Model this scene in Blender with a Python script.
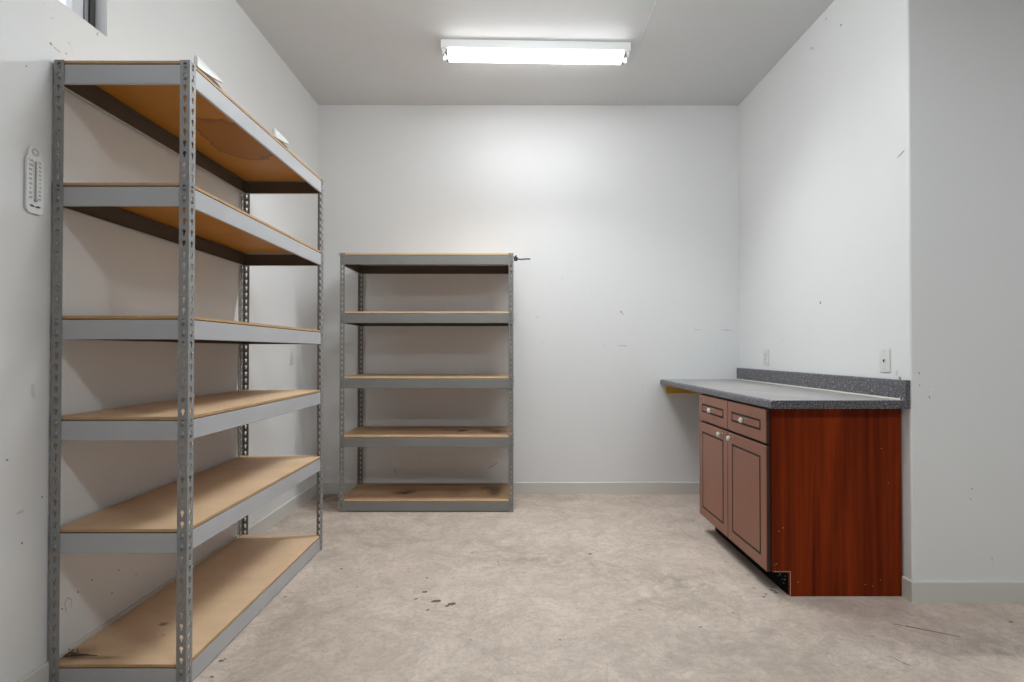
import bpy, bmesh, math, random
from mathutils import Vector, Matrix
R = math.radians
random.seed(7)
for o in list(bpy.data.objects):
    bpy.data.objects.remove(o, do_unlink=True)
SC = bpy.context.scene
COL = SC.collection

# ------------------------------------------------------------------ camera
cam_data = bpy.data.cameras.new('camera')
cam = bpy.data.objects.new('camera', cam_data)
COL.objects.link(cam)
cam.location = (0, 0, 1.128)
cam.rotation_euler = (R(90) + 0.0106, 0, -0.0022)
cam_data.sensor_width = 36
cam_data.lens = 522.84 / 1024 * 36
cam_data.shift_x = -(514.5 - 512) / 1024
cam_data.shift_y = (345.78 - 341) / 1024
cam_data.clip_start = 0.02
SC.camera = cam

# ------------------------------------------------------------------ world, lights, exposure
world = bpy.data.worlds.new('world')
SC.world = world
world.use_nodes = True
bg = world.node_tree.nodes['Background']
bg.inputs[0].default_value = (0.86, 0.92, 1.0, 1)
bg.inputs[1].default_value = 2.2

TUBE_POWER = 12.0
FIXTURE_FILL_POWER = 26.5
def area(name, loc, rot, sx, sy, power, color=(1, 1, 1)):
    d = bpy.data.lights.new(name, 'AREA')
    d.shape = 'RECTANGLE'; d.size = sx; d.size_y = sy
    d.energy = power; d.color = color
    o = bpy.data.objects.new(name, d); COL.objects.link(o)
    o.location = loc; o.rotation_euler = rot
    return o
# rear: unseen lamp behind the camera; middle: fill light added out of frame
def fill_point(name, loc, power, r=.16):
    d = bpy.data.lights.new(name, 'POINT'); d.energy = power; d.shadow_soft_size = r; d.color = LAMP
    o = bpy.data.objects.new(name, d); COL.objects.link(o); o.location = loc
LAMP = (.90, .965, 1.0)
fill_point('added_fill_middle', (.16, 2.1, 2.98), 44, .22)
area('unseen_lamp_rear', (1.6, .1, 3.0), (0, 0, 0), 1.2, .3, 40, LAMP)

SC.view_settings.view_transform = 'Standard'
SC.view_settings.look = 'None'
SC.view_settings.gamma = 1
SC.view_settings.use_curve_mapping = False
SC.view_settings.exposure = 0.0

# ------------------------------------------------------------------ node helpers
class NT:
    def __init__(s, name):
        s.m = bpy.data.materials.new(name); s.m.use_nodes = True
        s.t = s.m.node_tree; s.n = s.t.nodes; s.l = s.t.links
        s.b = s.n['Principled BSDF']
        tc = s.n.new('ShaderNodeTexCoord'); s.co = tc.outputs['Object']
    def set(s, **k):
        for kk, v in k.items():
            i = s.b.inputs[kk.replace('_', ' ')]
            if hasattr(v, 'is_linked') or hasattr(v, 'links'): s.l.new(v, i)
            else: i.default_value = v
    def noise(s, scale, detail=4, rough=.55, sc=(1, 1, 1), co=None, dist=0, off=(0, 0, 0)):
        mp = s.n.new('ShaderNodeMapping'); mp.inputs['Scale'].default_value = sc
        mp.inputs['Location'].default_value = off
        s.l.new(co or s.co, mp.inputs[0])
        n = s.n.new('ShaderNodeTexNoise'); n.inputs['Scale'].default_value = scale
        n.inputs['Detail'].default_value = detail; n.inputs['Roughness'].default_value = rough
        n.inputs['Distortion'].default_value = dist
        s.l.new(mp.outputs[0], n.inputs[0]); return n.outputs[0]
    def ramp(s, v, stops):
        r = s.n.new('ShaderNodeValToRGB'); e = r.color_ramp.elements
        while len(e) < len(stops): e.new(.5)
        for i, (p, c) in enumerate(stops):
            e[i].position = p
            e[i].color = (c, c, c, 1) if not isinstance(c, tuple) else (*c, 1)
        s.l.new(v, r.inputs[0]); return r.outputs[0]
    def mth(s, op, a, b=None, c=None, clamp=False):
        n = s.n.new('ShaderNodeMath'); n.operation = op; n.use_clamp = clamp
        for i, x in enumerate((a, b, c)):
            if x is None: continue
            if isinstance(x, (int, float)): n.inputs[i].default_value = x
            else: s.l.new(x, n.inputs[i])
        return n.outputs[0]
    def mix(s, fac, a, b, mode='MIX'):
        n = s.n.new('ShaderNodeMix'); n.data_type = 'RGBA'; n.blend_type = mode
        for i, x in ((0, fac), (6, a), (7, b)):
            if isinstance(x, (int, float)): n.inputs[i].default_value = x
            elif isinstance(x, tuple): n.inputs[i].default_value = (*x, 1)
            else: s.l.new(x, n.inputs[i])
        return n.outputs[2]
    def blob(s, c, r, soft=1.0):
        """0..1 falloff around c with radii r"""
        a = s.n.new('ShaderNodeVectorMath'); a.operation = 'SUBTRACT'
        s.l.new(s.co, a.inputs[0]); a.inputs[1].default_value = c
        d = s.n.new('ShaderNodeVectorMath'); d.operation = 'DIVIDE'
        s.l.new(a.outputs[0], d.inputs[0]); d.inputs[1].default_value = r
        ln = s.n.new('ShaderNodeVectorMath'); ln.operation = 'LENGTH'
        s.l.new(d.outputs[0], ln.inputs[0])
        mr = s.n.new('ShaderNodeMapRange'); mr.interpolation_type = 'SMOOTHSTEP'
        mr.inputs[1].default_value = 1 + soft * .5; mr.inputs[2].default_value = 1 - soft
        s.l.new(ln.outputs['Value'], mr.inputs[0]); return mr.outputs[0]
    def bump(s, h, strength=.2, dist=.002):
        b = s.n.new('ShaderNodeBump'); b.inputs['Strength'].default_value = strength
        b.inputs['Distance'].default_value = dist
        s.l.new(h, b.inputs['Height']); s.l.new(b.outputs[0], s.b.inputs['Normal'])

def flat(name, c, rough=.5, metal=0, spec=.5):
    k = NT(name); k.set(Base_Color=(*c, 1), Roughness=rough, Metallic=metal, Specular_IOR_Level=spec); return k.m

def paint(name, c, rough=.5, amt=.03):
    k = NT(name)
    n = k.noise(1.3, 3); n2 = k.noise(9, 3)
    a = tuple(x * (1 - amt) for x in c); b = tuple(min(1, x * (1 + amt)) for x in c)
    k.set(Base_Color=k.mix(k.mth('ADD', k.mth('MULTIPLY', n, .7), k.mth('MULTIPLY', n2, .3)), a, b), Roughness=rough)
    k.bump(k.noise(120, 2), .06, .001)
    return k.m

M = {}
M['wall'] = paint('wall_paint', (.795, .80, .798), .42)
M['ceiling'] = paint('ceiling_paint', (.69, .70, .705), .6, .02)
M['base'] = paint('baseboard_paint', (.66, .645, .60), .4)
M['scuff'] = flat('scuff_dark', (.27, .265, .26), .8)
M['smear'] = flat('scuff_grey', (.655, .655, .645), .7)
M['chip'] = flat('paint_chip', (.85, .85, .83), .7)
M['steel'] = None
M['white_plastic'] = flat('white_plastic', (.72, .72, .70), .35)
M['slot'] = flat('dark_slot', (.03, .03, .03), .6)
M['screw'] = flat('screw_metal', (.45, .45, .44), .35, .8)
M['black_plastic'] = flat('black_plastic', (.015, .015, .016), .4)

def steel(name, c):
    k = NT(name)
    n = k.noise(3, 4, sc=(1, 1, 1)); n2 = k.noise(60, 4, .7)
    base = k.mix(n, tuple(x * .86 for x in c), tuple(x * 1.14 for x in c))
    sp = k.ramp(n2, [(.72, 0.0), (.80, 1.0)])
    base = k.mix(k.mth('MULTIPLY', sp, .35), base, (.55, .55, .53))
    k.set(Base_Color=base, Roughness=.42, Metallic=.0, Specular_IOR_Level=.6)
    return k.m
M['steel'] = steel('grey_enamel_steel', (.445, .445, .458))
M['post'] = steel('grey_enamel_post', (.265, .265, .26))
M['steel_b'] = steel('grey_enamel_steel_darker', (.235, .232, .22))
M['beam_inside'] = flat('beam_inner_shade', (.105, .082, .062), .6)  # inner faces darker: shade under the boards put into the colour
M['rivet'] = flat('rivet_zinc', (.20, .20, .20), .4, .5)

def board(name, top, dark, blobs=(), amt=.75, stain=(.13, .07, .03)):
    k = NT(name)
    g = k.noise(1.0, 5, .6, sc=(5, 9, 5)); f = k.noise(130, 3, .7)
    v = k.mth('ADD', k.mth('MULTIPLY', g, .65), k.mth('MULTIPLY', f, .35))
    c = k.mix(k.ramp(v, [(.3, 0.), (.7, 1.)]), dark, top)
    if blobs:
        nz = k.noise(24, 4, .65)
        for (p, r, s) in blobs:
            w = k.mth('MULTIPLY', k.blob(p, r, .9), k.ramp(nz, [(.30, .45), (.55, 1.)]))
            c = k.mix(k.mth('MULTIPLY', w, s, clamp=True), c, stain)
    k.set(Base_Color=c, Roughness=.55)
    return k.m
TAN = (.80, .575, .37); TAND = (.66, .45, .27)
M['board_top'] = board('particle_board_top', TAN, TAND)
M['board_edge'] = board('particle_board_edge', (.60, .38, .19), (.40, .23, .10))
M['board_edge_light'] = board('particle_board_edge_light', (.88, .66, .43), (.70, .47, .27))
M['board_under'] = board('board_underside_bounce', (.50, .215, .018), (.41, .165, .012))  # orange bounce light and shade put into the underside colour

# ------------------------------------------------------------------ mesh helpers
class MB:
    def __init__(s): s.v = []; s.f = []; s.mi = []
    def face(s, pts, mi=0):
        i = len(s.v); s.v += [tuple(p) for p in pts]; s.f.append(tuple(range(i, i + len(pts)))); s.mi.append(mi)
    def add(s, verts, faces, mi=0):
        i = len(s.v); s.v += [tuple(p) for p in verts]
        for f in faces: s.f.append(tuple(j + i for j in f)); s.mi.append(mi)
    def box(s, x0, x1, y0, y1, z0, z1, mi=0, mis=None):
        v = [(x, y, z) for z in (z0, z1) for y in (y0, y1) for x in (x0, x1)]
        F = [(0, 2, 3, 1), (4, 5, 7, 6), (0, 1, 5, 4), (2, 6, 7, 3), (0, 4, 6, 2), (1, 3, 7, 5)]  # bottom top front back left right
        i = len(s.v); s.v += v
        for k, f in enumerate(F):
            s.f.append(tuple(j + i for j in f)); s.mi.append(mis[k] if mis else mi)
    def bbox(s, x0, x1, y0, y1, z0, z1, b=.003, mi=0, seg=2):
        bm = bmesh.new(); bmesh.ops.create_cube(bm, size=1)
        for v in bm.verts:
            v.co = Vector(((x0 + x1) / 2 + v.co.x * (x1 - x0), (y0 + y1) / 2 + v.co.y * (y1 - y0), (z0 + z1) / 2 + v.co.z * (z1 - z0)))
        bmesh.ops.bevel(bm, geom=bm.edges[:], offset=b, segments=seg, affect='EDGES', profile=.6)
        bm.verts.index_update()
        s.add([v.co for v in bm.verts], [[v.index for v in f.verts] for f in bm.faces], mi); bm.free()
    def tube(s, p0, p1, r0, r1=None, n=12, mi=0, caps=True):
        r1 = r0 if r1 is None else r1
        p0, p1 = Vector(p0), Vector(p1); d = (p1 - p0).normalized()
        a = d.orthogonal().normalized(); b = d.cross(a)
        ring = lambda p, r: [p + (a * math.cos(t) + b * math.sin(t)) * r for t in [2 * math.pi * i / n for i in range(n)]]
        s.add(ring(p0, r0) + ring(p1, r1), [(i, (i + 1) % n, n + (i + 1) % n, n + i) for i in range(n)], mi)
        k = len(s.v) - 2 * n
        if caps:
            s.f.append(tuple(k + i for i in reversed(range(n)))); s.mi.append(mi)
            s.f.append(tuple(k + n + i for i in range(n))); s.mi.append(mi)
    def lathe(s, o, axis, prof, n=16, mi=0):
        o = Vector(o); d = Vector(axis).normalized(); a = d.orthogonal().normalized(); b = d.cross(a)
        vs = []
        for h, r in prof:
            vs += [o + d * h + (a * math.cos(2 * math.pi * i / n) + b * math.sin(2 * math.pi * i / n)) * max(r, 1e-5) for i in range(n)]
        fs = []
        for k in range(len(prof) - 1):
            fs += [(k * n + i, k * n + (i + 1) % n, (k + 1) * n + (i + 1) % n, (k + 1) * n + i) for i in range(n)]
        s.add(vs, fs, mi)
    def prism(s, poly, axis, a, b, mi=0):
        """extrude a 2-d polygon along axis (0:x -> poly is (y,z); 1:y -> (x,z); 2:z -> (x,y))"""
        def P(p, t):
            q = list(p); q.insert(axis, t); return tuple(q)
        n = len(poly)
        s.add([P(p, a) for p in poly] + [P(p, b) for p in poly],
              [(i, (i + 1) % n, n + (i + 1) % n, n + i) for i in range(n)] + [tuple(reversed(range(n))), tuple(range(n, 2 * n))], mi)
    def build(s, name, mats, parent=None, smooth=False, merge=0.0):
        me = bpy.data.meshes.new(name)
        me.from_pydata(s.v, [], s.f)
        if not isinstance(mats, (list, tuple)): mats = [mats]
        for m in mats: me.materials.append(m)
        me.polygons.foreach_set('material_index', s.mi)
        bm = bmesh.new(); bm.from_mesh(me)
        if merge: bmesh.ops.remove_doubles(bm, verts=bm.verts[:], dist=merge)
        bmesh.ops.recalc_face_normals(bm, faces=bm.faces[:])
        bm.to_mesh(me); bm.free()
        if smooth:
            me.polygons.foreach_set('use_smooth', [True] * len(me.polygons))
            try: me.set_sharp_from_angle(angle=R(35))
            except Exception: pass
        o = bpy.data.objects.new(name, me); COL.objects.link(o)
        if parent: o.parent = parent
        return o

def tag(o, label=None, cat=None, group=None, kind=None):
    if label: o['label'] = label
    if cat: o['category'] = cat
    if group: o['group'] = group
    if kind: o['kind'] = kind
    return o
def empty(name, loc=(0, 0, 0), rot=(0, 0, 0)):
    o = bpy.data.objects.new(name, None); COL.objects.link(o)
    o.location = loc; o.rotation_euler = rot; o.empty_display_size = .1
    return o
def struct(o): o['kind'] = 'structure'; return o

# ------------------------------------------------------------------ room numbers (metres, camera above the origin)
XL, XR, YB, H, YC = -1.5583, 1.7998, 4.1565, 3.0949, 2.366
BH, BT = .0926, .012
XE, YF = 4.6, -3.0

def blotch(mb, u, v, ru, rv, plane, val, mi, ang=0, n=9, jag=.35, rnd=random):
    """an irregular flat mark lying on a wall (raised half a millimetre)"""
    pts = []
    if plane != 2: ru, rv = ru * .72, rv * .72
    for i in range(n):
        t = 2 * math.pi * i / n; k = 1 + rnd.uniform(-jag, jag)
        a, b = ru * k * math.cos(t), rv * k * math.sin(t)
        a, b = a * math.cos(ang) - b * math.sin(ang), a * math.sin(ang) + b * math.cos(ang)
        p = [u + a, v + b]; p.insert(plane, val); pts.append(tuple(p))
    mb.face(pts, mi)
def streak(mb, pts, w, plane, val, mi, rnd=random):
    for (a, b) in zip(pts[:-1], pts[1:]):
        d = Vector((b[0] - a[0], b[1] - a[1])); L = d.length; d.normalize(); nn = Vector((-d.y, d.x))
        ws = w * rnd.uniform(.5, 1.1) * (1 if plane == 2 else .6)
        q = [Vector(a) - nn * ws * .5, Vector(a) + nn * ws * .5, Vector(b) + nn * ws * .35, Vector(b) - nn * ws * .35]
        out = []
        for p in q:
            r = [p.x, p.y]; r.insert(plane, val); out.append(tuple(r))
        mb.face(out, mi)

# ------------------------------------------------------------------ floor
k = NT('worn_concrete')
n1 = k.noise(.9, 5, .6, dist=.4); n2 = k.noise(5, 6, .65, dist=.6); n3 = k.noise(42, 5, .7); n4 = k.noise(2.2, 7, .72, dist=1.2, off=(3, 1, 0))
n5 = k.noise(22, 6, .75, dist=1.0, off=(1, 5, 0)); n6 = k.noise(3.2, 6, .7, dist=2.2, off=(7, 2, 0)); n7 = k.noise(95, 3, .7)
c = k.mix(k.ramp(n1, [(.35, 0.), (.65, 1.)]), (.56, .462, .385), (.66, .55, .47))
c = k.mix(k.mth('MULTIPLY', k.ramp(n2, [(.36, 1.), (.54, 0.)]), .34), c, (.40, .33, .27))
c = k.mix(k.mth('MULTIPLY', k.ramp(n4, [(.32, 1.), (.47, 0.)]), .50), c, (.31, .255, .21))
c = k.mix(k.mth('MULTIPLY', k.ramp(n6, [(.44, 0.), (.49, 1.)]), k.mth('MULTIPLY', k.ramp(n6, [(.50, 1.), (.55, 0.)]), .30)), c, (.33, .27, .22))
c = k.mix(k.mth('MULTIPLY', k.ramp(n2, [(.52, 0.), (.68, 1.)]), .42), c, (.74, .635, .55))
c = k.mix(k.mth('MULTIPLY', k.ramp(n5, [(.30, 1.), (.44, 0.)]), .40), c, (.33, .27, .225))
c = k.mix(k.mth('MULTIPLY', k.ramp(n5, [(.58, 0.), (.72, 1.)]), .28), c, (.76, .66, .58))
c = k.mix(k.mth('MULTIPLY', k.ramp(n3, [(.34, 1.), (.50, 0.)]), .42), c, (.33, .27, .225))
c = k.mix(k.mth('MULTIPLY', k.ramp(n7, [(.30, 1.), (.44, 0.)]), .45), c, (.30, .25, .21))
nz = k.noise(7, 6, .75, dist=1.5)
nzr = k.ramp(nz, [(.40, 0.), (.62, 1.)])
for (p, r, s, colr) in [
        ((-1.36, 4.0, 0), (.34, .17, 1), .85, (.20, .12, .08)),
        ((-1.10, 3.78, 0), (.30, .10, 1), .55, (.24, .15, .10)),
        ((-.75, 3.1, 0), (.34, .16, 1), .40, (.28, .24, .20)),
        ((.12, 2.86, 0), (.50, .24, 1), .50, (.30, .25, .21)),
        ((-.1, 3.12, 0), (.4, .14, 1), .38, (.32, .28, .24)),
        ((.75, 2.45, 0), (.65, .28, 1), .38, (.30, .26, .22)),
        ((1.2, 1.95, 0), (.9, .3, 1), .42, (.30, .27, .23)),
        ((-.35, 2.15, 0), (.45, .3, 1), .30, (.32, .28, .24)),
        ((1.0, 3.2, 0), (.2, .07, 1), .42, (.28, .25, .22)),
        ((.35, 1.9, 0), (.6, .25, 1), .30, (.33, .28, .24)),
        ((.80, 2.56, 0), (.18, .11, 1), .55, (.24, .20, .16)), ((1.16, 3.5, 0), (.22, .07, 1), .45, (.26, .21, .18)), ((.09, 2.84, 0), (.17, .09, 1), .40, (.25, .20, .17)), ((.5, 2.75, 0), (.22, .12, 1), .30, (.28, .23, .19)),
        ((-.95, 3.28, 0), (.22, .10, 1), .42, (.25, .20, .16)), ((1.9, 2.0, 0), (.35, .1, 1), .45, (.27, .21, .18)), ((1.35, 2.1, 0), (.3, .08, 1), .4, (.27, .22, .19)),
        ((1.75, 2.2, 0), (.6, .16, 1), .5, (.52, .36, .31))]:
    w = k.mth('MULTIPLY', k.blob(p, r, 1.0), nzr)
    c = k.mix(k.mth('MULTIPLY', w, min(.95, s * 1.2)), c, colr)
k.set(Base_Color=c, Roughness=.62)
k.bump(k.mth('ADD', n3, k.mth('MULTIPLY', n2, 1.5)), .22, .003)
M['floor'] = k.m
M['floor_mark'] = flat('floor_grime', (.13, .105, .085), .85)
M['floor_crack'] = flat('floor_crack', (.235, .175, .135), .9)
mb = MB(); mb.box(XL - .15, XE, YF, YB + .15, -.12, 0)
e = 0.0006
for (x, y, r) in [(-0.43, 2.615, 0.007), (-0.414, 2.464, 0.01), (-0.443, 2.394, 0.008), (-0.349, 2.375, 0.017), (-0.274, 2.347, 0.014), (-0.294, 2.329, 0.009), (-0.372, 2.293, 0.006), (-0.893, 2.724, 0.007), (-0.748, 2.516, 0.004), (0.427, 2.921, 0.009), (0.447, 2.98, 0.004), (-1.048, 2.415, 0.005), (1.161, 2.891, 0.006), (1.139, 2.809, 0.006), (1.232, 2.877, 0.004), (1.147, 2.502, 0.005), (1.174, 2.44, 0.006), (1.151, 2.41, 0.006), (1.218, 2.481, 0.006), (1.227, 2.47, 0.007), (1.226, 2.45, 0.007), (1.233, 2.501, 0.005), (1.183, 2.646, 0.004), (1.21, 2.381, 0.004), (1.016, 2.671, 0.004), (-1.065, 1.919, 0.008), (-1.057, 1.931, 0.004), (-1.044, 1.825, 0.005), (-0.231, 2.937, 0.005), (-0.082, 2.812, 0.006), (-0.076, 2.785, 0.004), (-0.721, 2.424, 0.004), (0.075, 2.384, 0.003), (2.074, 2.187, 0.007), (0.764, 2.15, 0.005), (0.947, 2.264, 0.005), (0.182, 2.055, 0.005), (-0.169, 2.055, 0.004), (0.552, 2.291, 0.004), (0.274, 3.369, 0.004)]:
    blotch(mb, x, y, r * 1.4, r * .9, 2, e, 1, random.uniform(-.3, .3))
streak(mb, [(1.5706, 2.1716), (1.61, 2.155), (1.652, 2.1325), (1.71, 2.103), (1.7637, 2.0727)], .013, 2, e, 2)
streak(mb, [(1.3908, 1.9448), (1.401, 1.926), (1.4103, 1.9013), (1.425, 1.885)], .006, 2, e, 2)
struct(mb.build('floor', [M['floor'], M['floor_mark'], M['floor_crack']]))

# ------------------------------------------------------------------ ceiling
mb = MB(); mb.box(XL - .15, XE, YF, YB + .15, H, H + .12)
struct(mb.build('ceiling', M['ceiling']))
mb = MB(); mb.prism([(.800, H), (.804, H - .0014), (.808, H - .0014), (.812, H)], 1, 1.9, 4.15)
struct(mb.build('trim_1', M['ceiling']))

# ------------------------------------------------------------------ left wall with the high window
WY0, WY1, WZ0, WZ1 = .55, 1.9957, 2.333, 2.86
mb = MB()
T = .16
mb.box(XL - T, XL, YF, WY0, 0, H); mb.box(XL - T, XL, WY1, YB + .15, 0, H)
mb.box(XL - T, XL, WY0, WY1, 0, WZ0); mb.box(XL - T, XL, WY0, WY1, WZ1, H)
e = XL + .0006
rnd = random.Random(3)
streak(mb, [(1.752, 2.165), (1.7663, 2.160), (1.778, 2.157), (1.7914, 2.156)], .005, 0, e, 1, rnd)
blotch(mb, 1.7524, 2.1644, .006, .006, 0, e, 1); blotch(mb, 1.8138, 2.1654, .004, .004, 0, e, 1); blotch(mb, 1.785, 2.185, .006, .003, 0, e, 2)
streak(mb, [(1.8256, 2.2127), (1.8468, 2.1789)], .003, 0, e, 2, rnd); blotch(mb, 1.826, 2.21, .008, .004, 0, e, 2)
blotch(mb, 1.9478, 2.3156, .004, .006, 0, e, 1); blotch(mb, 1.9548, 2.3255, .003, .005, 0, e, 2)
blotch(mb, 1.6656, 2.0402, .004, .004, 0, e, 1); blotch(mb, 1.7235, 2.2803, .004, .004, 0, e, 2); blotch(mb, 1.7576, 2.2538, .008, .005, 0, e, 2)
for (y, z, r) in [(2.079, 0.264, 0.006), (1.946, 0.282, 0.006), (2.172, 0.208, 0.006), (1.884, 0.267, 0.006), (2.043, 0.19, 0.006), (1.737, 0.646, 0.006), (1.668, 0.52, 0.006), (1.616, 0.794, 0.006), (1.818, 0.238, 0.006)]:
    blotch(mb, y, z, r * .8, r * .8, 0, e, 1, 0, 7, .4, rnd)
for (y, z, a, b) in [(2.45, 1.62, .012, .08), (2.05, 1.72, .012, .09), (1.70, 1.0, .01, .05), (1.66, .62, .02, .006)]:
    blotch(mb, y, z, a, b, 0, e, 2, .1, 9, .4, rnd)
streak(mb, [(1.835, .22), (1.828, .25), (1.84, .268), (1.858, .25), (1.853, .225)], .004, 0, e, 1, rnd)
struct(mb.build('wall_left', [M['wall'], M['scuff'], M['smear']]))

# window
k = NT('window_glass')
k.set(Base_Color=(1, 1, 1, 1), Roughness=.02, Transmission_Weight=1.0, IOR=1.0, Specular_IOR_Level=.3, Alpha=.35)
M['glass'] = k.m
M['frame_white'] = flat('window_frame_white', (.70, .70, .74), .4)
M['frame_dark'] = flat('window_gasket', (.06, .058, .058), .6)
M['frame_grey'] = flat('window_frame_grey', (.30, .29, .30), .4)
w = empty('window_1', (XL - .06, (WY0 + WY1) / 2, WZ0)); struct(w)
def local(o):
    o.matrix_parent_inverse = Matrix.Translation(-Vector(o.parent.location)); return o
mb = MB()
for (a, b, c_, d) in [(WY0, WY0 + .04, WZ0, WZ1), (WY1 - .024, WY1, WZ0, WZ1), (WY0 + .04, WY1 - .024, WZ1 - .03, WZ1), (WY0 + .04, WY1 - .024, WZ0, WZ0 + .012)]:
    mb.box(XL - .095, XL - .045, a, b, c_, d)
local(mb.build('frame', M['frame_dark'], w))
mb = MB()
mb.bbox(XL - .080, XL - .052, WY1 - .040, WY1 - .024, WZ0 + .012, WZ1 - .03, .002)
local(mb.build('jamb_channel', M['frame_grey'], w))
mb = MB()
ya, yb_ = WY0 + .06, WY1 - .040
mb.bbox(XL - .085, XL - .058, yb_ - .050, yb_, WZ0 + .012, WZ1 - .03, .003)
mb.bbox(XL - .085, XL - .058, ya, ya + .05, WZ0 + .012, WZ1 - .03, .003)
mb.bbox(XL - .085, XL - .058, ya + .05, yb_ - .050, WZ1 - .075, WZ1 - .03, .003)
mb.bbox(XL - .085, XL - .058, ya + .05, yb_ - .050, WZ0 + .012, WZ0 + .03, .003)
sash = local(mb.build('sash', M['frame_white'], w))
mb = MB(); mb.box(XL - .074, XL - .070, ya + .05, yb_ - .050, WZ0 + .03, WZ1 - .075)
mb.build('pane', M['glass'], sash)

# ------------------------------------------------------------------ back wall
rnd = random.Random(5)
mb = MB(); mb.box(XL - .15, XE, YB, YB + .15, 0, H)
e = YB - .0006
blotch(mb, .858, 1.442, .007, .012, 1, e, 1, .5); blotch(mb, .872, 1.425, .006, .010, 1, e, 1, .3)
blotch(mb, .87, 1.172, .05, .007, 1, e, 2, 0, 10, .5, rnd); blotch(mb, .72, 1.172, .02, .004, 1, e, 2)
blotch(mb, .84, 1.172, .014, .007, 1, e, 2)
blotch(mb, 1.69, 1.297, .055, .009, 1, e, 2, 0, 10, .4, rnd); blotch(mb, 1.46, 1.30, .04, .006, 1, e, 2)
blotch(mb, 1.025, .852, .008, .009, 1, e, 2); blotch(mb, .60, 1.05, .02, .004, 1, e, 2, .5)
blotch(mb, .39, 1.71, .02, .004, 1, e, 2, .3); blotch(mb, .19, 1.40, .03, .005, 1, e, 2)
streak(mb, [(-.19, .208), (-.165, .22), (-.145, .232), (-.13, .243)], .010, 1, e, 1, rnd)
streak(mb, [(-.71, .37), (-.73, .31), (-.745, .25), (-.75, .19)], .008, 1, e, 2, rnd)
blotch(mb, -.935, .18, .012, .025, 1, e, 2)
for i in range(4):
    blotch(mb, rnd.uniform(.2, 1.7), rnd.uniform(.3, 1.5), rnd.uniform(.006, .02), .003, 1, e, 2, rnd.uniform(-1, 1), 7, .4, rnd)
struct(mb.build('wall_back', [M['wall'], M['scuff'], M['smear']]))

# ------------------------------------------------------------------ right wall of the alcove and its return facing the camera, one corner
rnd = random.Random(9)
mb = MB()
rr = .010
arc = [(XR + rr - rr * math.cos(t), YC + rr - rr * math.sin(t)) for t in [math.pi / 2 * i / 5 for i in range(6)]]
mb.prism([(XR, YB)] + arc + [(XE, YC), (XE, YC + .16), (XR + .16, YC + .16), (XR + .16, YB)], 2, 0, H)
e = XR - .0006
for (y, z, a, b, m_) in [(3.058, 1.413, .012, .012, 1), (2.414, 2.044, .035, .006, 1), (2.85, 2.92, .008, .010, 1), (3.14, 2.955, .02, .012, 2),
                         (3.12, 2.95, .008, .008, 1), (2.98, 3.04, .008, .006, 1), (2.45, 1.03, .02, .02, 2), (2.43, 1.0, .012, .02, 1), (3.5, 1.2, .02, .004, 2)]:
    blotch(mb, y, z, a, b, 0, e, m_, -.4, 8, .4, rnd)
e = YC - .0006
for (x, z, a, b, m_) in [(1.888, .945, .005, .022, 3), (1.895, .955, .011, .007, 3), (1.884, .92, .004, .010, 1), (1.838, 1.03, .004, .008, 1), (1.84, .975, .003, .006, 1), (2.072, .507, .005, .005, 1), (2.066, .46, .004, .004, 1), (2.161, .19, .006, .012, 2), (2.162, .165, .005, .006, 2)]:
    blotch(mb, x, z, a, b, 1, e, m_, .3, 8, .4, rnd)
o = struct(mb.build('wall_right', [M['wall'], M['scuff'], M['smear'], M['chip']], smooth=True))
# the rest of the garage behind the camera
mb = MB(); mb.box(XE, XE + .15, YF, YC + .16, 0, H); struct(mb.build('wall_east', M['wall']))
mb = MB(); mb.box(XL - .15, XE + .15, YF - .15, YF, 0, H); struct(mb.build('wall_front', M['wall']))

# ------------------------------------------------------------------ baseboards
def bprof(s=1):  # (offset from wall, z)
    return [(0, 0), (BT, 0), (BT, BH - .004), (BT - .004, BH), (0, BH)]
mb = MB(); mb.prism([(XL + a, z) for a, z in bprof()], 1, YF, YB); struct(mb.build('baseboard_left', M['base']))
mb = MB(); mb.prism([(YB - a, z) for a, z in bprof()], 0, XL + BT, XR); struct(mb.build('baseboard_back', M['base']))
mb = MB()
mb.prism([(XR - a, z) for a, z in bprof()], 1, YC, 2.4140)
mb.prism([(YC - a, z) for a, z in bprof()], 0, XR - BT, XE)
mb.prism([(XR - a, z) for a, z in bprof()], 1, 3.325, YB - BT)
struct(mb.build('baseboard_right', M['base']))

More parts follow.
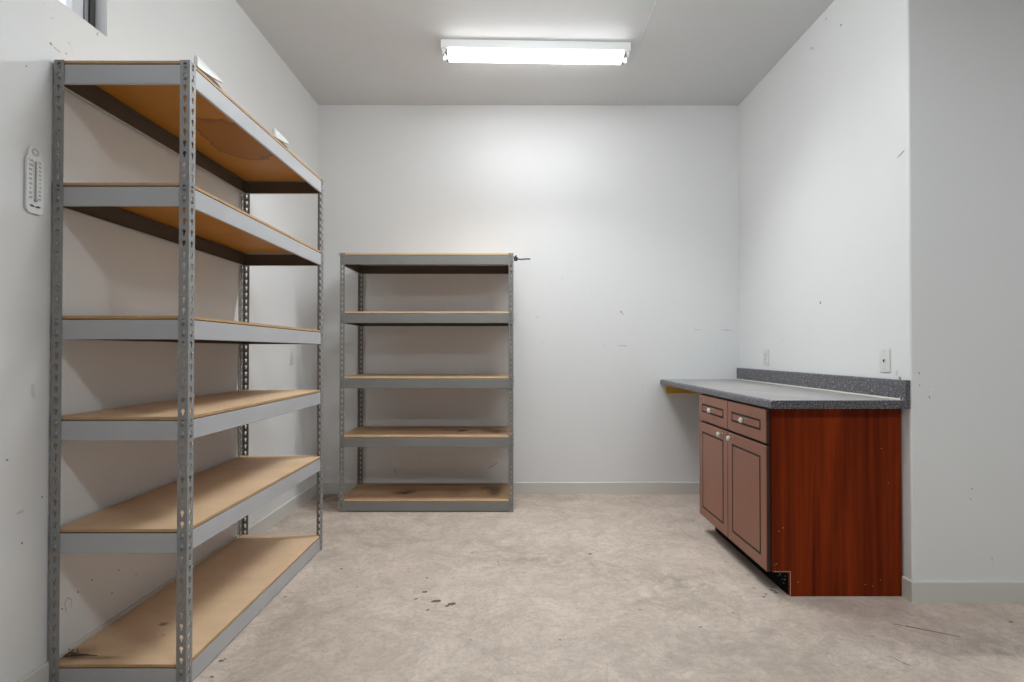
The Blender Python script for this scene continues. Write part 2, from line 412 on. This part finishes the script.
# ------------------------------------------------------------------ boltless steel shelving
def keyhole_strip(mb, W, p, n, frame, u0=0, t=.002):
    """n cells with a keyhole slot each; frame(u, v, d) -> point (d: depth through the sheet)"""
    c = W / 2; Rh = .0067
    outer = [(0, 0), (W / 3, 0), (2 * W / 3, 0), (W, 0), (W, p / 3), (W, 2 * p / 3), (W, p), (2 * W / 3, p), (W / 3, p), (0, p), (0, 2 * p / 3), (0, p / 3)]
    zc = .64 * p
    hole = [(c - .0026, .25 * p), (c - .0011, .20 * p), (c + .0011, .20 * p), (c + .0026, .25 * p), (c + .0032, .45 * p), (c + Rh, zc - .001),
            (c + Rh * .75, zc + Rh * .7), (c + Rh * .28, zc + Rh), (c - Rh * .28, zc + Rh), (c - Rh * .75, zc + Rh * .7), (c - Rh, zc - .001), (c - .0032, .45 * p)]
    N = 12
    for k in range(n):
        vs = []
        for d in (0, t):
            vs += [frame(u0 + u * (W - u0) / W, v + k * p, d) for u, v in outer]
            vs += [frame(u, v + k * p, d) for u, v in hole]
        fs = []
        for i in range(N):
            j = (i + 1) % N
            fs.append((i, j, N + j, N + i))
            fs.append((2 * N + i, 3 * N + i, 3 * N + j, 2 * N + j))
            fs.append((N + i, N + j, 3 * N + j, 3 * N + i))
        for i in (3, 4, 5, 9, 10, 11):
            j = (i + 1) % N
            fs.append((i, 2 * N + i, 2 * N + j, j))
        if k == 0:
            for i in (0, 1, 2): fs.append((i, 2 * N + i, 2 * N + i + 1, i + 1))
        if k == n - 1:
            for i in (6, 7, 8): fs.append((i, 2 * N + i, 2 * N + i + 1, i + 1))
        mb.add(vs, fs)
PW, PT = .0335, .002
def post_mesh(p, n):
    mb = MB()
    keyhole_strip(mb, PW, p, n, lambda u, v, d: (u, d, v))
    keyhole_strip(mb, PW, p, n, lambda u, v, d: (d, u, v), u0=PT)
    return mb
HB = .064
def beam_mesh(L, p, ztop):
    """runs along +X from 0 to L, outer face at y=0 looking to -Y, top ledge and lower lip turned inwards, rivets through the post slots"""
    mb = MB(); t = .0016
    mb.prism([(0, 0), (.0018, -.0018 + HB - HB), (.012, 0), (.012, t), (t, t), (t, HB - t), (.021, HB - t), (.021, HB), (.0012, HB), (0, HB - .0012)], 0, 0, L)
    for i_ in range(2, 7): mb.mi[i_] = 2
    zb = ztop - HB
    ks = [k_ for k_ in range(0, 80) if zb + .008 < (k_ + .36) * p < ztop - .006]
    for k_ in ks[-2:]:
        z = (k_ + .36) * p - zb
        for x in (PW / 2 - .002, L - PW / 2 + .002):
            mb.lathe((x, 0, z), (0, -1, 0), [(-.001, .0044), (.0022, .0044), (.0040, .0058), (.0052, .0048), (.0058, .002), (.0058, 0)], 10, 1)
    return mb
def tilt(o, rot): o.rotation_euler = rot; return o

def shelving(name, x0, x1, y0, y1, Hh, n, levels, mats, board_t, board_mats, long_axis, label, board_fn=None):
    p = Hh / n
    root = empty(name, ((x0 + x1) / 2, (y0 + y1) / 2, 0))
    tag(root, label, 'shelf')
    W, D = x1 - x0, y1 - y0
    base = Vector((-W / 2, -D / 2, 0))
    first = None
    for (x, y, r) in [(0, 0, 0), (W, 0, 90), (W, D, 180), (0, D, -90)]:
        if first is None:
            o = post_mesh(p, n).build('post', mats['post'], root, merge=1e-5); first = o
        else:
            o = first.copy(); COL.objects.link(o); o.parent = root
        o.location = base + Vector((x, y, 0)); o.rotation_euler = (0, 0, R(r))
    g = PT + .0004
    for li, z in enumerate(levels):
        zc = max(z, HB + .001)
        for kind, L, spots in (('x', W - 2 * g, [((g, g), 0), ((W - g, D - g), 180)]), ('y', D - 2 * g, [((W - g, g), 90), ((g, D - g), -90)])):
            me = None
            for (q, r) in spots:
                if me is None:
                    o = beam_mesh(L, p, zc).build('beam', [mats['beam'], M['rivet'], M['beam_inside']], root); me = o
                else:
                    o = me.copy(); COL.objects.link(o); o.parent = root
                o.location = base + Vector((q[0], q[1], zc - HB)); o.rotation_euler = (0, 0, R(r))
        bt = board_t
        a = g + .0015
        mb = MB()
        dx0 = board_fn(li) if board_fn else 0
        nx, ny = 12, 6
        X0, X1, Y0, Y1 = -W / 2 + a + dx0, W / 2 - a, -D / 2 + a, D / 2 - a
        gap = .0042
        mb.box(X0, X1, Y0, Y1, zc + gap, zc + gap + bt, 0, [2, 0, 1, 1, 1, 1])
        o = mb.build('board', board_mats(li), root)
    return root

# tall unit against the left wall
A = dict(x0=-1.5480, x1=-1.0904, y0=1.7554, y1=3.0003)
A_LEV = [2.0966, 1.6829, 1.2340, .8948, .5190, .0691]
k = NT('stained_board_underside')
g_ = k.noise(1.0, 5, .6, sc=(5, 9, 5)); f_ = k.noise(130, 3, .7)
v_ = k.mth('ADD', k.mth('MULTIPLY', g_, .65), k.mth('MULTIPLY', f_, .35))
c = k.mix(k.ramp(v_, [(.3, 0.), (.7, 1.)]), (.40, .165, .012), (.50, .22, .018))  # base has the same painted bounce colour as the other undersides
wob = k.noise(7, 3, .5)
def ringmask(p, r):
    a_ = k.n.new('ShaderNodeVectorMath'); a_.operation = 'SUBTRACT'; k.l.new(k.co, a_.inputs[0]); a_.inputs[1].default_value = p
    d_ = k.n.new('ShaderNodeVectorMath'); d_.operation = 'DIVIDE'; k.l.new(a_.outputs[0], d_.inputs[0]); d_.inputs[1].default_value = r
    l_ = k.n.new('ShaderNodeVectorMath'); l_.operation = 'LENGTH'; k.l.new(d_.outputs[0], l_.inputs[0])
    return k.mth('ADD', l_.outputs['Value'], k.mth('MULTIPLY', k.mth('SUBTRACT', wob, .5), 1.1))
STAIN_C = (.045, .045, 2.10); STAIN_R = (.150, .235, 1)
dd = ringmask(STAIN_C, STAIN_R)
c = k.mix(k.mth('MULTIPLY', k.ramp(dd, [(.93, 1.), (.97, 0.)]), .75), c, (.30, .108, .003))
c = k.mix(k.mth('MULTIPLY', k.mth('MULTIPLY', k.ramp(dd, [(.86, 0.), (.94, 1.)]), k.ramp(dd, [(.96, 1.), (1.0, 0.)])), .7), c, (.13, .042, .002))
k.set(Base_Color=c, Roughness=.5)
M['board_under_stain'] = k.m
M['board_low'] = board('particle_board_lowest', TAN, TAND, [((-.02, -.36, .07), (.02, .014, .1), .95), ((.03, -.44, .07), (.01, .01, .1), .6), ((-.19, -.56, .07), (.06, .05, .1), .7), ((-.10, -.58, .07), (.10, .012, .1), .6)])
def matsA(li):
    top = M['board_low'] if li == 5 else M['board_top']
    return [top, M['board_edge'], M['board_under_stain'] if li == 0 else M['board_under']]
shelving('shelving_unit', A['x0'], A['x1'], A['y0'], A['y1'], 2.1111, 56, A_LEV, dict(post=M['post'], beam=M['steel']), .0095, matsA, 'y',
         'tall six-shelf grey steel shelving unit standing along the left wall')

# shorter unit against the back wall
B = dict(x0=-1.2211, x1=.0003, y0=3.6798, y1=4.1380)
B_LEV = [1.8060, 1.3929, .9334, .5214, .0712]
M['b4'] = board('particle_board_knotted', (.62, .40, .22), (.40, .235, .12), [((.228, -.01, .53), (.045, .05, .1), 1.4), ((.13, .0, .53), (.07, .02, .1), .9), ((.50, -.05, .53), (.10, .09, .1), .9), ((.42, .03, .53), (.06, .10, .1), .6), ((.05, .17, .53), (.5, .05, .1), .5)], stain=(.045, .024, .012))
M['b5'] = board('particle_board_grimy', (.56, .36, .20), (.36, .21, .105), [((-.195, -.05, .08), (.08, .05, .1), 1.1), ((-.15, .0, .08), (.05, .03, .1), .8), ((.47, .0, .08), (.05, .16, .1), .9), ((.40, .1, .08), (.05, .08, .1), .6), ((.1, .19, .08), (.55, .035, .1), .7), ((.2, -.02, .08), (.1, .12, .1), .3)], stain=(.045, .024, .012))
M['b2'] = board('particle_board_worn', (.66, .44, .26), (.46, .28, .15), [((.1, -.1, 1.0), (.4, .2, 1), .3)])
def matsB(li):
    top = {3: M['b4'], 4: M['b5']}.get(li, M['b2'])
    return [top, M['board_edge_light'], M['board_under']]
shelving('shelving_unit', B['x0'], B['x1'], B['y0'], B['y1'], 1.822, 48, B_LEV, dict(post=M['steel_b'], beam=M['steel_b']), .012, matsB, 'x',
         'shorter five-shelf grey steel shelving unit standing against the back wall',
         lambda li: -.018 if li == 0 else 0)

# ------------------------------------------------------------------ small things lying on the shelves
def offcut(y0, y1, label, seed):
    """a curved, boat-shaped strip of white plastic lying on the top board"""
    z0 = A_LEV[0] + .0139; xc = -1.11
    L = y1 - y0; n = 12
    root = empty('plastic_offcut', (xc, y0, z0)); tag(root, label, 'plastic piece', 'white plastic pieces on the tall unit')
    def loft(lo, hi, half, name, mat):
        vs, fs = [], []
        for i in range(n + 1):
            q = i / n; a_, b_ = lo(q), hi(q); c_ = half(q); r_ = (b_ - a_) * .25
            vs += [(-c_, q * L, a_), (c_, q * L, a_), (c_, q * L, b_ - r_), (c_ * .5, q * L, b_), (-c_ * .5, q * L, b_), (-c_, q * L, b_ - r_)]
        for i in range(n):
            for j in range(6): fs.append((i * 6 + j, i * 6 + (j + 1) % 6, (i + 1) * 6 + (j + 1) % 6, (i + 1) * 6 + j))
        fs += [tuple(range(6)), tuple(n * 6 + j for j in reversed(range(6)))]
        mb = MB(); mb.add(vs, fs); return mb.build(name, mat, root, smooth=True)
    bot = lambda q: .013 + .028 * q ** 1.6
    loft(bot, lambda q: .052 - .006 * q ** 3, lambda q: .007 * (1 - .5 * q ** 3), 'shell', M['white_plastic'])
    loft(lambda q: 0, lambda q: bot(q) * (1 - .75 * q ** 3) + .0005, lambda q: .005 * (1 - .5 * q), 'dark_underside', M['offcut_dark'])['label'] = 'dark brown underside'
    return root
M['offcut_dark'] = flat('offcut_dark_brown', (.07, .045, .025), .8)
offcut(1.818, 1.985, 'white plastic piece on the top board beside the near front post of tall unit', 1)
offcut(2.415, 2.575, 'white plastic piece on the top board halfway along the tall unit', 2)

# tangle of dry debris in the near corner of the lowest board
mb = MB(); rnd = random.Random(11)
zb = .0691 + .0042 + .0095 + .0006
for i in range(26):
    x = -1.530 + rnd.uniform(0, .026); y = 1.792 + rnd.uniform(0, .03)
    a = rnd.uniform(0, 6.28); L = rnd.uniform(.005, .012)
    z = zb + .002 + rnd.uniform(0, .014)
    mb.tube((x, y, z), (x + L * math.cos(a), y + L * math.sin(a), max(zb + .002, z + rnd.uniform(-.006, .006))), .0018, .0008, 6)
mb.tube((-1.515, 1.805, zb + .006), (-1.47, 1.810, zb + .003), .0045, .0024, 6)
mb.tube((-1.47, 1.810, zb + .003), (-1.425, 1.806, zb + .002), .0024, .0008, 6)
o = mb.build('dry_twig', flat('dry_bark', (.12, .075, .045), .9))
tag(o, 'small brown dried twig tangle in the near corner of the lowest shelf', 'twig')

# black tie through the top hole of the shorter unit's right post
mb = MB()
tx, ty, tz = .0003, 3.690, 1.778
mb.bbox(tx + .003, tx + .030, ty - .012, ty + .006, tz - .012, tz + .018, .004)
mb.tube((tx + .012, ty - .004, tz + .016), (tx + .022, ty - .004, tz + .028), .007, .004, 8)
o1 = empty('cable_tie', (tx, ty, tz))
tag(o1, 'black cable tie sticking out of the right front post of the shorter shelving unit', 'cable tie')
h_ = mb.build('head', M['black_plastic'], o1); h_.matrix_parent_inverse = Matrix.Translation((-tx, -ty, -tz))
mb = MB()
pts = [(tx + .026, ty, tz + .004), (tx + .05, ty, tz + .000), (tx + .085, ty, tz + .003), (tx + .120, ty, tz + .003)]
for a, b in zip(pts[:-1], pts[1:]): mb.tube(a, b, .0052, .0048, 8)
h_ = mb.build('tail', M['black_plastic'], o1); h_.matrix_parent_inverse = Matrix.Translation((-tx, -ty, -tz))

# ------------------------------------------------------------------ fluorescent fixture
k = NT('fluorescent_tube'); k.set(Base_Color=(.9, .9, .9, 1), Emission_Color=(.98, .99, 1.0, 1), Emission_Strength=TUBE_POWER)
M['tube'] = k.m
M['fixture'] = flat('fixture_enamel', (.80, .80, .79), .35)
LX, LY = .144, 3.354
fx = empty('ceiling_light', (LX, LY, H), (0, 0, math.atan2(.031, 1.19)))
tag(fx, 'white two-tube fluorescent strip light mounted on the ceiling', 'ceiling light')
HL = .597
mb = MB(); mb.prism([(-.064, 0), (-.064, -.046), (-.060, -.050), (.060, -.050), (.064, -.046), (.064, 0)], 0, -HL, HL)
mb.build('housing', M['fixture'], fx)
for s in (-1, 1):
    mb = MB()
    mb.bbox(min(s * HL, s * (HL + .006)), max(s * HL, s * (HL + .006)), -.066, .066, -.056, 0, .002)
    mb.build('end_plate', M['fixture'], fx)
for y in (-.037, .037):
    for s in (-1, 1):
        mb = MB(); x = s * (HL - .009)
        mb.bbox(x - .009, x + .009, y - .013, y + .013, -.084, -.048, .003)
        mb.lathe((x - s * .009, y, -.069), (-s, 0, 0), [(0, .010), (.006, .010), (.006, 0)], 12, 1)
        mb.build('socket', [M['fixture'], M['slot']], fx)
    mb = MB(); r = .0165; L2 = HL - .024
    mb.lathe((-L2, y, -.069), (1, 0, 0), [(0, 0), (0, r * .9), (.003, r), (2 * L2 - .003, r), (2 * L2, r * .9), (2 * L2, 0)], 20)
    t = mb.build('tube', M['tube'], fx, smooth=True)
    for s in (-1, 1):
        mb = MB(); mb.lathe((s * (L2 - .014), y, -.069), (s, 0, 0), [(0, r + .0006), (.016, r + .0006), (.016, .004), (.0185, .003), (.0185, 0)], 20)
        mb.build('end_cap', M['screw'], t, smooth=True)

# area light added between the tubes, tipped away from the back wall
rl = area('added_fixture_light', (0, 0, -.060), (R(-20), 0, 0), 1.15, .039, FIXTURE_FILL_POWER, (.95, .98, 1.0))
rl.data.spread = R(135); rl.parent = fx

# ------------------------------------------------------------------ base cabinet
def wood(name, a, b, vert=2, scale=1.0, rough=.4):
    k = NT(name); sc = [14, 14, 14]; sc[vert] = .55
    n1 = k.noise(1.0 * scale, 5, .6, sc=tuple(sc), dist=1.0); sc2 = [70, 70, 70]; sc2[vert] = 1.6
    n2 = k.noise(1.0 * scale, 4, .7, sc=tuple(sc2))
    v = k.mth('ADD', k.mth('MULTIPLY', n1, .7), k.mth('MULTIPLY', n2, .3))
    k.set(Base_Color=k.mix(k.ramp(v, [(.34, 0.), (.64, 1.)]), a, b), Roughness=rough); return k.m
M['mahogany'] = wood('mahogany_veneer', (.080, .0085, .001), (.275, .036, .0045), 2, .8, .45)
M['mahogany'].node_tree.nodes['Principled BSDF'].inputs['Specular IOR Level'].default_value = .10
M['door_wood'] = wood('cherry_brown_laminate', (.225, .088, .050), (.270, .108, .062), 2, .5, .36)
M['door_edge'] = flat('door_edge_dark', (.040, .018, .012), .5)
M['groove'] = flat('door_groove', (.024, .006, .004), .6)
M['carcass'] = flat('cabinet_interior', (.03, .012, .008), .6)
M['raw_edge'] = flat('raw_chipboard_edge', (.42, .24, .15), .8)
M['scuff_toe'] = flat('toe_scuff', (.35, .38, .42), .8)
M['toe'] = flat('toe_kick_black', (.004, .004, .004), .8, 0, .1)
CT = .9057; ST = .038
CX, CY0, CY1, CZ = 1.193, 2.415, 3.309, CT - ST - .001     # front edge of the side panels, ends, top
TK, TH = .080, .112
cab = empty('base_cabinet', ((CX + XR) / 2, (CY0 + CY1) / 2, 0))
tag(cab, 'dark red wood base cabinet with two drawers over two doors under the counter', 'cabinet')
def P(mb, name, mats, parent=cab, **kw):
    o = mb.build(name, mats, parent, **kw)
    if parent is cab: o.matrix_parent_inverse = Matrix.Translation(-Vector(cab.location))
    return o
XBK = XR - .010
def side(y0, y1, mat):
    mb = MB()
    mb.prism([(CX, TH), (CX + TK, TH), (CX + TK, 0), (XBK, 0), (XBK, CZ), (CX, CZ)], 1, y0, y1)
    # raw chipboard showing along the cut toe notch
    ya, yb2 = (y0 - .0006, y0) if y0 < 2.6 else (y1, y1 + .0006)
    mb.box(CX + .002, CX + TK + .004, ya, yb2, TH, TH + .0035, 1); mb.box(CX + TK, CX + TK + .004, ya, yb2, 0, TH, 1)
    if y0 < 2.6:
        for (x, z, r_) in [(1.210, .150, .005), (1.202, .143, .004), (1.207, .13, .003), (1.31, .065, .005), (1.69, .075, .004), (1.655, .048, .004), (1.208, .118, .004), (1.62, .055, .004), (1.223, .30, .004), (1.243, .315, .005), (1.73, .52, .004), (1.70, .68, .004)]:
            blotch(mb, x, z, r_, r_ * .6, 1, y0 - .0005, 1)
    return P(mb, 'side_panel', [mat, M['raw_edge']])
side(CY0, CY0 + .018, M['mahogany']); side(CY1 - .018, CY1, M['mahogany'])
mb = MB()
mb.box(CX + .002, XBK - .006, CY0 + .018, CY1 - .018, TH, TH + .016)
mb.box(XBK - .006, XBK, CY0 + .018, CY1 - .018, TH, CZ)
mb.box(CX, CX + .018, CY0 + .018, CY1 - .018, CZ - .04, CZ); mb.box(CX, CX + .018, CY0 + .018, CY1 - .018, .680, .708)
mb.box(CX, CX + .018, (CY0 + CY1) / 2 - .025, (CY0 + CY1) / 2 + .025, TH, CZ)
P(mb, 'carcass', M['carcass'])
mb = MB(); mb.box(CX + TK - .002, CX + TK + .012, CY0 + .018, CY1 - .018, 0, TH)
for (y, z, r_) in [(2.455, .060, .006), (2.475, .052, .005), (2.50, .066, .007), (2.465, .040, .004), (2.52, .05, .004), (2.45, .078, .004)]:
    blotch(mb, y, z, r_, r_ * .8, 0, CX + TK - .0026, 1, .4)
P(mb, 'toe_kick', [M['toe'], M['scuff_toe']])
M['knob_glass'] = NT('clear_acrylic').m
kb = M['knob_glass'].node_tree.nodes['Principled BSDF']
kb.inputs['Base Color'].default_value = (.85, .82, .79, 1); kb.inputs['Roughness'].default_value = .15
kb.inputs['Transmission Weight'].default_value = .25
M['knob_metal'] = flat('knob_nickel', (.62, .58, .52), .25, .9)
def front(name, y0, y1, z0, z1, ins, gw=.0068, th=.020):
    """a slab front facing -X with a routed rectangular groove"""
    mb = MB(); x1 = CX - .001; x0 = x1 - th; d = .004
    b = .0025
    ring = lambda a: [(y0 + a, z0 + a), (y1 - a, z0 + a), (y1 - a, z1 - a), (y0 + a, z1 - a)]
    def loop(a, x): return [(x, y, z) for y, z in ring(a)]
    loops = [(loop(0, x1), 2), (loop(0, x0 + b), 2), (loop(b, x0), 0), (loop(ins, x0), 0), (loop(ins + gw * .3, x0 + d), 1), (loop(ins + gw, x0 + d), 1), (loop(ins + gw * 1.6, x0 - .0005), 1), (loop(ins + gw * 1.6 + .004, x0 - .0005), 0)]
    for k_ in range(len(loops) - 1):
        A_, B_ = loops[k_][0], loops[k_ + 1][0]
        for i in range(4):
            j = (i + 1) % 4
            mb.face([A_[i], A_[j], B_[j], B_[i]], loops[k_ + 1][1])
    mb.face(loops[-1][0], 0); mb.face(list(reversed(loops[0][0])), 0)
    return P(mb, name, [M['door_wood'], M['groove'], M['door_edge']], merge=1e-5)
def knob(parent, y, z):
    mb = MB(); x = CX - .0215
    mb.lathe((x, y, z), (-1, 0, 0), [(0, 0), (0, .0085), (.003, .0085), (.005, .005), (.014, .0045), (.017, .0075), (.019, .0075)], 16, 0)
    mb.lathe((x - .0185, y, z), (-1, 0, 0), [(0, .006), (.003, .0125), (.008, .0150), (.013, .0135), (.0165, .009), (.0175, .004), (.0175, 0)], 18, 1)
    return P(mb, 'knob', [M['knob_metal'], M['knob_glass']], parent, smooth=True)
Y0, Y1, YM = 2.428, 3.300, 2.864
d1 = front('drawer', Y0, YM - .0025, .700, .857, .052); knob(d1, 2.635, .781)
d2 = front('drawer', YM + .0025, Y1, .700, .857, .052); knob(d2, 3.065, .781)
d3 = front('door', Y0, YM - .0025, .108, .688, .055); knob(d3, 2.788, .664)
d4 = front('door', YM + .0025, Y1, .108, .688, .055); knob(d4, 2.925, .664)

# ------------------------------------------------------------------ counter
k = NT('speckled_laminate')
n = k.noise(120, 2, .6); n2 = k.noise(150, 2, .5, off=(5, 3, 1)); n3 = k.noise(2, 3)
c = k.mix(k.ramp(n, [(.44, 0.), (.56, 1.)]), (.030, .030, .036), (.135, .133, .158))
c = k.mix(k.ramp(n2, [(.62, 0.), (.68, 1.)]), c, (.48, .46, .45))
c = k.mix(k.mth('MULTIPLY', n3, .25), c, (.20, .19, .185))
k.set(Base_Color=c, Roughness=.34)
M['laminate'] = k.m
k = NT('laminate_top_sheen')
n = k.noise(210, 2, .6); n3 = k.noise(3, 5, .6, dist=.8)
c = k.mix(k.ramp(n, [(.40, 0.), (.60, 1.)]), (.27, .264, .26), (.35, .342, .335))  # lighter than the slab edge: reflected room light put into the colour
c = k.mix(k.mth('MULTIPLY', k.ramp(n3, [(.45, 0.), (.65, 1.)]), .5), c, (.44, .415, .38))
k.set(Base_Color=c, Roughness=.38)
M['laminate_top'] = k.m
KX, KY0, KY1 = 1.166, 2.366, YB - .001
ctr = empty('countertop', ((KX + XR) / 2, (KY0 + KY1) / 2, CT - ST))
tag(ctr, 'grey speckled laminate countertop with backsplash along the right wall', 'countertop')
def Pc(mb, name, mats, **kw):
    o = mb.build(name, mats, ctr, **kw); o.matrix_parent_inverse = Matrix.Translation(-Vector(ctr.location)); return o
mb = MB()
prof = [(XR - .0015, CT - ST), (KX + .004, CT - ST), (KX, CT - ST + .004)]
for i in range(7):
    t = math.pi / 2 * i / 6; prof.append((KX + .014 - .014 * math.cos(t), CT - .014 + .014 * math.sin(t)))
prof.append((XR - .0015, CT))
mb.prism(prof, 1, KY0, KY1)
# the flat top face carries the lighter colour with painted sheen
mi = [0] * len(mb.f); n_ = len(prof)
mi[n_ - 2] = 1
mb.mi = mi
Pc(mb, 'slab', [M['laminate'], M['laminate_top']], smooth=True)
BS, BZ = .024, .091
mb = MB()
bp = [(XR - .0015, CT), (XR - BS, CT), (XR - BS, CT + BZ - .006)]
for i in range(1, 5):
    t = math.pi / 2 * i / 4; bp.append((XR - BS + .006 - .006 * math.cos(t), CT + BZ - .006 + .006 * math.sin(t)))
bp.append((XR - .0015, CT + BZ))
mb.prism(bp, 1, KY0, KY1)
Pc(mb, 'backsplash', M['laminate'], smooth=True)
mb = MB(); mb.prism([(XR - BS, CT), (XR - BS - .007, CT), (XR - BS - .002, CT + .004), (XR - BS, CT + .006)], 1, KY0 + .03, KY1)
o = Pc(mb, 'caulk_bead', flat('caulk', (.60, .56, .48), .6)); o['label'] = 'pale caulk bead along the foot of the backsplash'
mb = MB(); mb.bbox(KX + .045, XR - .002, YB - .021, YB - .0015, CT - ST - .072, CT - ST - .001, .002)
o = mb.build('wall_cleat', wood('raw_pine', (.72, .40, .055), (.82, .50, .10), 0, .6, .6))
tag(o, 'yellow pine board fixed to the back wall under the far end of the counter', 'wood cleat')

# ------------------------------------------------------------------ wall plates
def plate(name, pos, facing, kind, label, cat, w=.070, h=.1143):
    root = empty(name, pos)
    cx = {'+X': ((0, 1, 0), (0, 0, 1), (1, 0, 0)), '-X': ((0, -1, 0), (0, 0, 1), (-1, 0, 0))}[facing]
    m = Matrix((cx[0], cx[1], cx[2])).transposed()
    root.rotation_euler = m.to_euler()
    tag(root, label, cat)
    mb = MB(); mb.bbox(-w / 2, w / 2, -h / 2, h / 2, 0, .006, .0025, seg=3); mb.build('cover_plate', M['white_plastic'], root, smooth=True)
    if kind == 'duplex':
        for s in (-1, 1):
            mb = MB(); cy = s * .0195
            mb.bbox(-.0165, .0165, cy - .0145, cy + .0145, .005, .0085, .004, seg=2)
            for dx, hh in ((-.0065, .008), (.0065, .0065)): mb.box(dx - .0013, dx + .0013, cy + .001 - hh / 2 + .003, cy + .001 + hh / 2 + .003, .0084, .0088, 1)
            mb.lathe((0, cy - .008, .0084), (0, 0, 1), [(0, .0026), (.0004, .0026), (.0004, 0)], 10, 1)
            mb.build('receptacle', [M['white_plastic'], M['slot']], root, smooth=True)
        mb = MB(); mb.lathe((0, 0, .0055), (0, 0, 1), [(0, .0035), (.0012, .003), (.0014, 0)], 12); mb.build('screw', M['screw'], root)
    else:
        mb = MB()
        mb.bbox(-.0085, .0085, -.010, .010, .005, .0085, .0015); mb.box(-.0055, .0055, -.006, .005, .0084, .0089, 1); mb.box(-.0025, .0035, -.010, -.0055, .0084, .0089, 1)
        mb.build('jack', [M['white_plastic'], M['slot']], root)
        for s in (-1, 1):
            mb = MB(); mb.lathe((0, s * .042, .0055), (0, 0, 1), [(0, .0033), (.0012, .0028), (.0014, 0)], 12); mb.build('screw', M['screw'], root)
    return root
plate('jack_plate', (XR, 2.526, 1.0845), '-X', 'jack', 'white phone jack plate on the right wall nearest the wall corner', 'jack plate')
plate('wall_outlet', (XR, 3.715, 1.085), '-X', 'duplex', 'white outlet on the right wall above the far half of the counter', 'outlet')
plate('wall_outlet', (XL, 3.664, 1.092), '+X', 'duplex', 'white outlet on the left wall seen through the tall shelving unit', 'outlet')

# ------------------------------------------------------------------ wall thermometer
th = empty('wall_thermometer', (XL, 1.6925, 1.6825))
TP = flat('thermometer_enamel', (.86, .86, .85), .35)
th.rotation_euler = Matrix(((0, 1, 0), (0, 0, 1), (1, 0, 0))).transposed().to_euler()
tag(th, 'white thermometer with two number columns hung on the left wall', 'thermometer')
mb = MB()
o_ = []
w_, h_ = .031, .108
for i in range(9):
    t = math.pi * i / 8; o_.append((.023 * math.cos(t), h_ - .024 + .024 * math.sin(t)))
poly = [(-w_, -h_ + .012), (-w_ + .012, -h_), (w_ - .012, -h_), (w_, -h_ + .012), (w_, h_ - .042), (.024, h_ - .034)] + o_ + [(-.024, h_ - .034), (-w_, h_ - .042)]
mb.prism(poly, 2, .003, .008)
mb.box(-.012, .012, -.07, .07, 0, .003)
mb.build('backplate', TP, th)
mb = MB()
for s in (-1, 1):
    mb.box(s * (w_ - .0012) - .0012, s * (w_ - .0012) + .0012, -h_ + .012, h_ - .042, .0075, .0095)
mb.build('raised_rim', TP, th)
mb = MB(); mb.tube((0, -.062, .0105), (0, .060, .0105), .0024, n=10); mb.lathe((0, -.062, .0105), (0, -1, 0), [(-.003, .0024), (0, .0044), (.004, .005), (.008, .0035), (.0095, 0)], 12)
mb.build('glass_tube', flat('grey_glass', (.42, .42, .41), .2), th, smooth=True)
mb = MB(); mb.lathe((0, h_ - .017, .0075), (0, 0, 1), [(.001, .008), (.0025, .0095), (.0025, .0118), (.001, .013), (0, .013)], 18)
mb.build('hanging_ring', flat('ring_grey', (.52, .52, .51), .4), th, smooth=True)
mb = MB(); mb.prism([(-.020, -.084), (-.010, -.081), (0, -.086), (.012, -.081), (.022, -.084), (.012, -.089), (0, -.0875), (-.012, -.089)], 2, .0078, .0088)
mb.build('emblem', flat('emblem_dark', (.10, .10, .10), .5), th)
M['ink'] = flat('scale_ink', (.06, .06, .06), .6)
def text_mesh(items, name, parent, mat):
    mb = MB(); dg = None
    for (s, x, y, size) in items:
        cu = bpy.data.curves.new('t', 'FONT'); cu.body = s; cu.size = size; cu.align_x = 'CENTER'; cu.align_y = 'CENTER'; cu.offset = 0
        ob = bpy.data.objects.new('t', cu); COL.objects.link(ob)
        dg = bpy.context.evaluated_depsgraph_get(); dg.update()
        me = ob.evaluated_get(dg).to_mesh()
        mb.add([(v.co.x + x, v.co.y + y, .0084) for v in me.vertices], [tuple(p.vertices) for p in me.polygons])
        ob.evaluated_get(dg).to_mesh_clear()
        bpy.data.objects.remove(ob); bpy.data.curves.remove(cu)
    return mb.build(name, mat, parent)
items = [(s, -.0165, .060 - i * .0150, .0112) for i, s in enumerate(['120', '100', '80', '60', '40', '20', '0', '20', '40'])]
items2 = [(s, .0165, .060 - i * .0133, .0100) for i, s in enumerate(['50', '40', '30', '20', '10', '0', '10', '20', '30', '40'])]
text_mesh(items, 'number_column', th, M['ink']); text_mesh(items2, 'number_column', th, M['ink'])
mb = MB()
for s in (-1, 1):
    for i in range(31):
        y = .062 - i * .004; L = .0045 if i % 5 == 0 else .0028
        mb.box(min(s * .0045, s * (.0045 + L)), max(s * .0045, s * (.0045 + L)), y - .0005, y + .0005, .0079, .0084)
mb.build('tick_marks', flat('tick_ink', (.5, .5, .5), .6), th)
